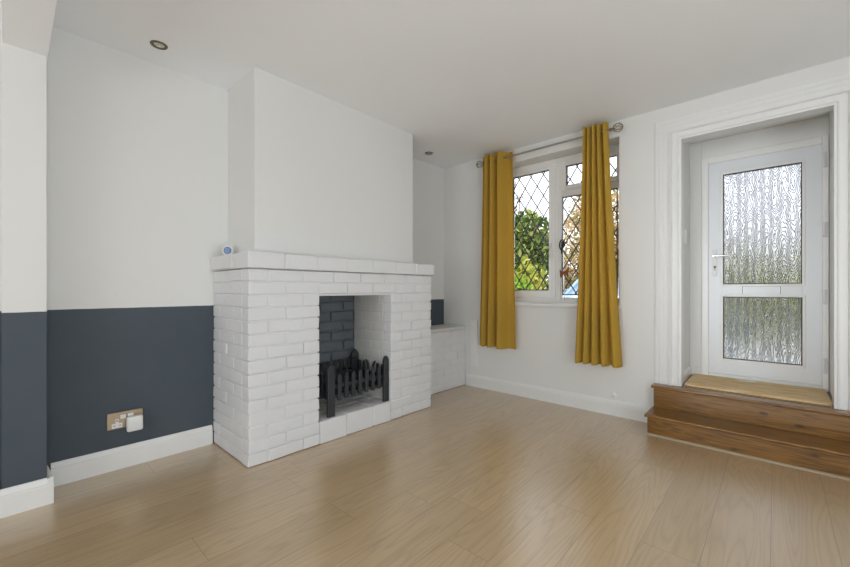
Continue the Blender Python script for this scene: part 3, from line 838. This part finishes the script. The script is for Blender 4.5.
bush('lime_shrub', 'yellow-green shrub low down in front of the dark shrub', 'shrub',
     [((-2.88, 5.4, .85), (.40, .33, .62)), ((-3.3, 5.5, .75), (.35, .3, .55))], m_leafyel, 2200, .07, 21)
bush('fern_clump', 'bright green leafy clump low in the left window light', 'plant',
     [((-2.50, 4.5, .85), (.20, .2, .36))], m_leafbr, 500, .06, 14)
bush('garden_hedge', 'yellow-green garden hedge seen blurred through the front door glass', 'hedge',
     [((-.5, 9.6, .8), (.9, .6, 1.15)), ((.5, 9.6, .75), (.9, .6, 1.1)), ((1.5, 9.7, .9), (.9, .6, 1.2))], m_leafyel, 8000, .08, 15)

def bare_tree(loc, h, seed, label):
    rnd = random.Random(seed); root = thing('bare_tree', label, 'tree', loc)
    bm = BM()
    def grow(p, d, L, r, lev):
        q = p+d*L; m1 = p.lerp(q, .5)+Vector((rnd.uniform(-.05, .05), rnd.uniform(-.05, .05), 0))*L
        tube(bm, [p, m1, q], [r, r*.85, r*.65], 5 if lev > 1 else 8)
        if lev >= 5: return
        for _ in range(3 if lev < 4 else 2):
            nd = (d+Vector((rnd.gauss(0, .5), rnd.gauss(0, .5), rnd.gauss(.1, .3)))).normalized()
            grow(q if rnd.random() < .6 else p.lerp(q, .7), nd, L*rnd.uniform(.6, .82), r*.62, lev+1)
    grow(Vector(loc), Vector((.05, 0, 1)), h*.32, .10, 0)
    obj('branches', bm, m_bark, root)
bare_tree((-7.6, 13.8, -.16), 6.5, 5, 'bare-branched tree against the pale sky in the left window light')
bare_tree((-5.2, 16.5, -.16), 6.2, 9, 'bare-branched tree rising behind the autumn tree')

# parked car
car = thing('parked_car', 'light blue car parked outside, glimpsed at the foot of the right window light', 'car', (-1.95, 7.4, -.16))
def car_profile(pts, y0, y1, inset=0):
    bm = BM(); prism(bm, pts, y0, y1, 'y'); return bm
cx, cz = -3.95, -.16
body = [(0, .35), (.02, .62), (.12, .72), (.95, .86), (1.15, .90), (3.3, .94), (3.85, .90), (4.0, .80), (4.02, .40), (3.9, .22), (.12, .20)]
obj('car_body', car_profile([(cx+a, cz+b) for a, b in body], 6.6, 8.2), m_car, car, bevel=.05, seg=3)
bm = BM()
lo = [(cx+.95, cz+.88), (cx+3.6, cz+.93)]; hi = [(cx+1.75, cz+1.38), (cx+3.05, cz+1.38)]
A = [bm.verts.new((x, y, z)) for x, z in lo for y in (6.66, 8.14)]; B = [bm.verts.new((x, y, z)) for x, z in hi for y in (6.82, 7.98)]
bm.faces.new((A[0], A[1], B[1], B[0])); bm.faces.new((A[2], B[2], B[3], A[3])); bm.faces.new((A[0], B[0], B[2], A[2])); bm.faces.new((A[1], A[3], B[3], B[1])); bm.faces.new((A[0], A[2], A[3], A[1])); bm.faces.new((B[0], B[1], B[3], B[2]))
obj('car_windows', bm, m_carglass, car, bevel=.02)
bm = BM()
box(bm, cx+1.70, cx+3.10, 6.80, 8.0, cz+1.375, cz+1.41)
for y0, y1 in ((6.66, 6.82), (8.14, 7.98)):
    for (x0, z0, x1, z1) in ((cx+.95, cz+.88, cx+1.75, cz+1.39), (cx+3.6, cz+.92, cx+3.05, cz+1.39), (cx+2.2, cz+.9, cx+2.25, cz+1.39)):
        tube(bm, [(x0, y0, z0), (x1, y1, z1)], .035, 6)
obj('car_roof', bm, m_car, car, bevel=.01)
for x in (cx+.75, cx+3.2):
    for y in (6.62, 8.18):
        M = Matrix.Translation((x, y, cz+.31)) @ Matrix.Rotation(PI/2, 4, 'X')
        bm = BM(); lathe(bm, [(.20, -.09), (.29, -.09), (.31, -.05), (.31, .05), (.29, .09), (.20, .09)], 24, M); wh = obj('wheel', bm, m_tyre, car, smooth=True)
        bm = BM(); lathe(bm, [(.19, -.094), (.10, -.10), (.05, -.10), (.05, .10), (.10, .10), (.19, .094)], 20, M); obj('hubcap', bm, m_chrome, wh, smooth=True)

car.rotation_euler = (0, 0, PI/2); car.location = (-2.45, 8.3, -.16)
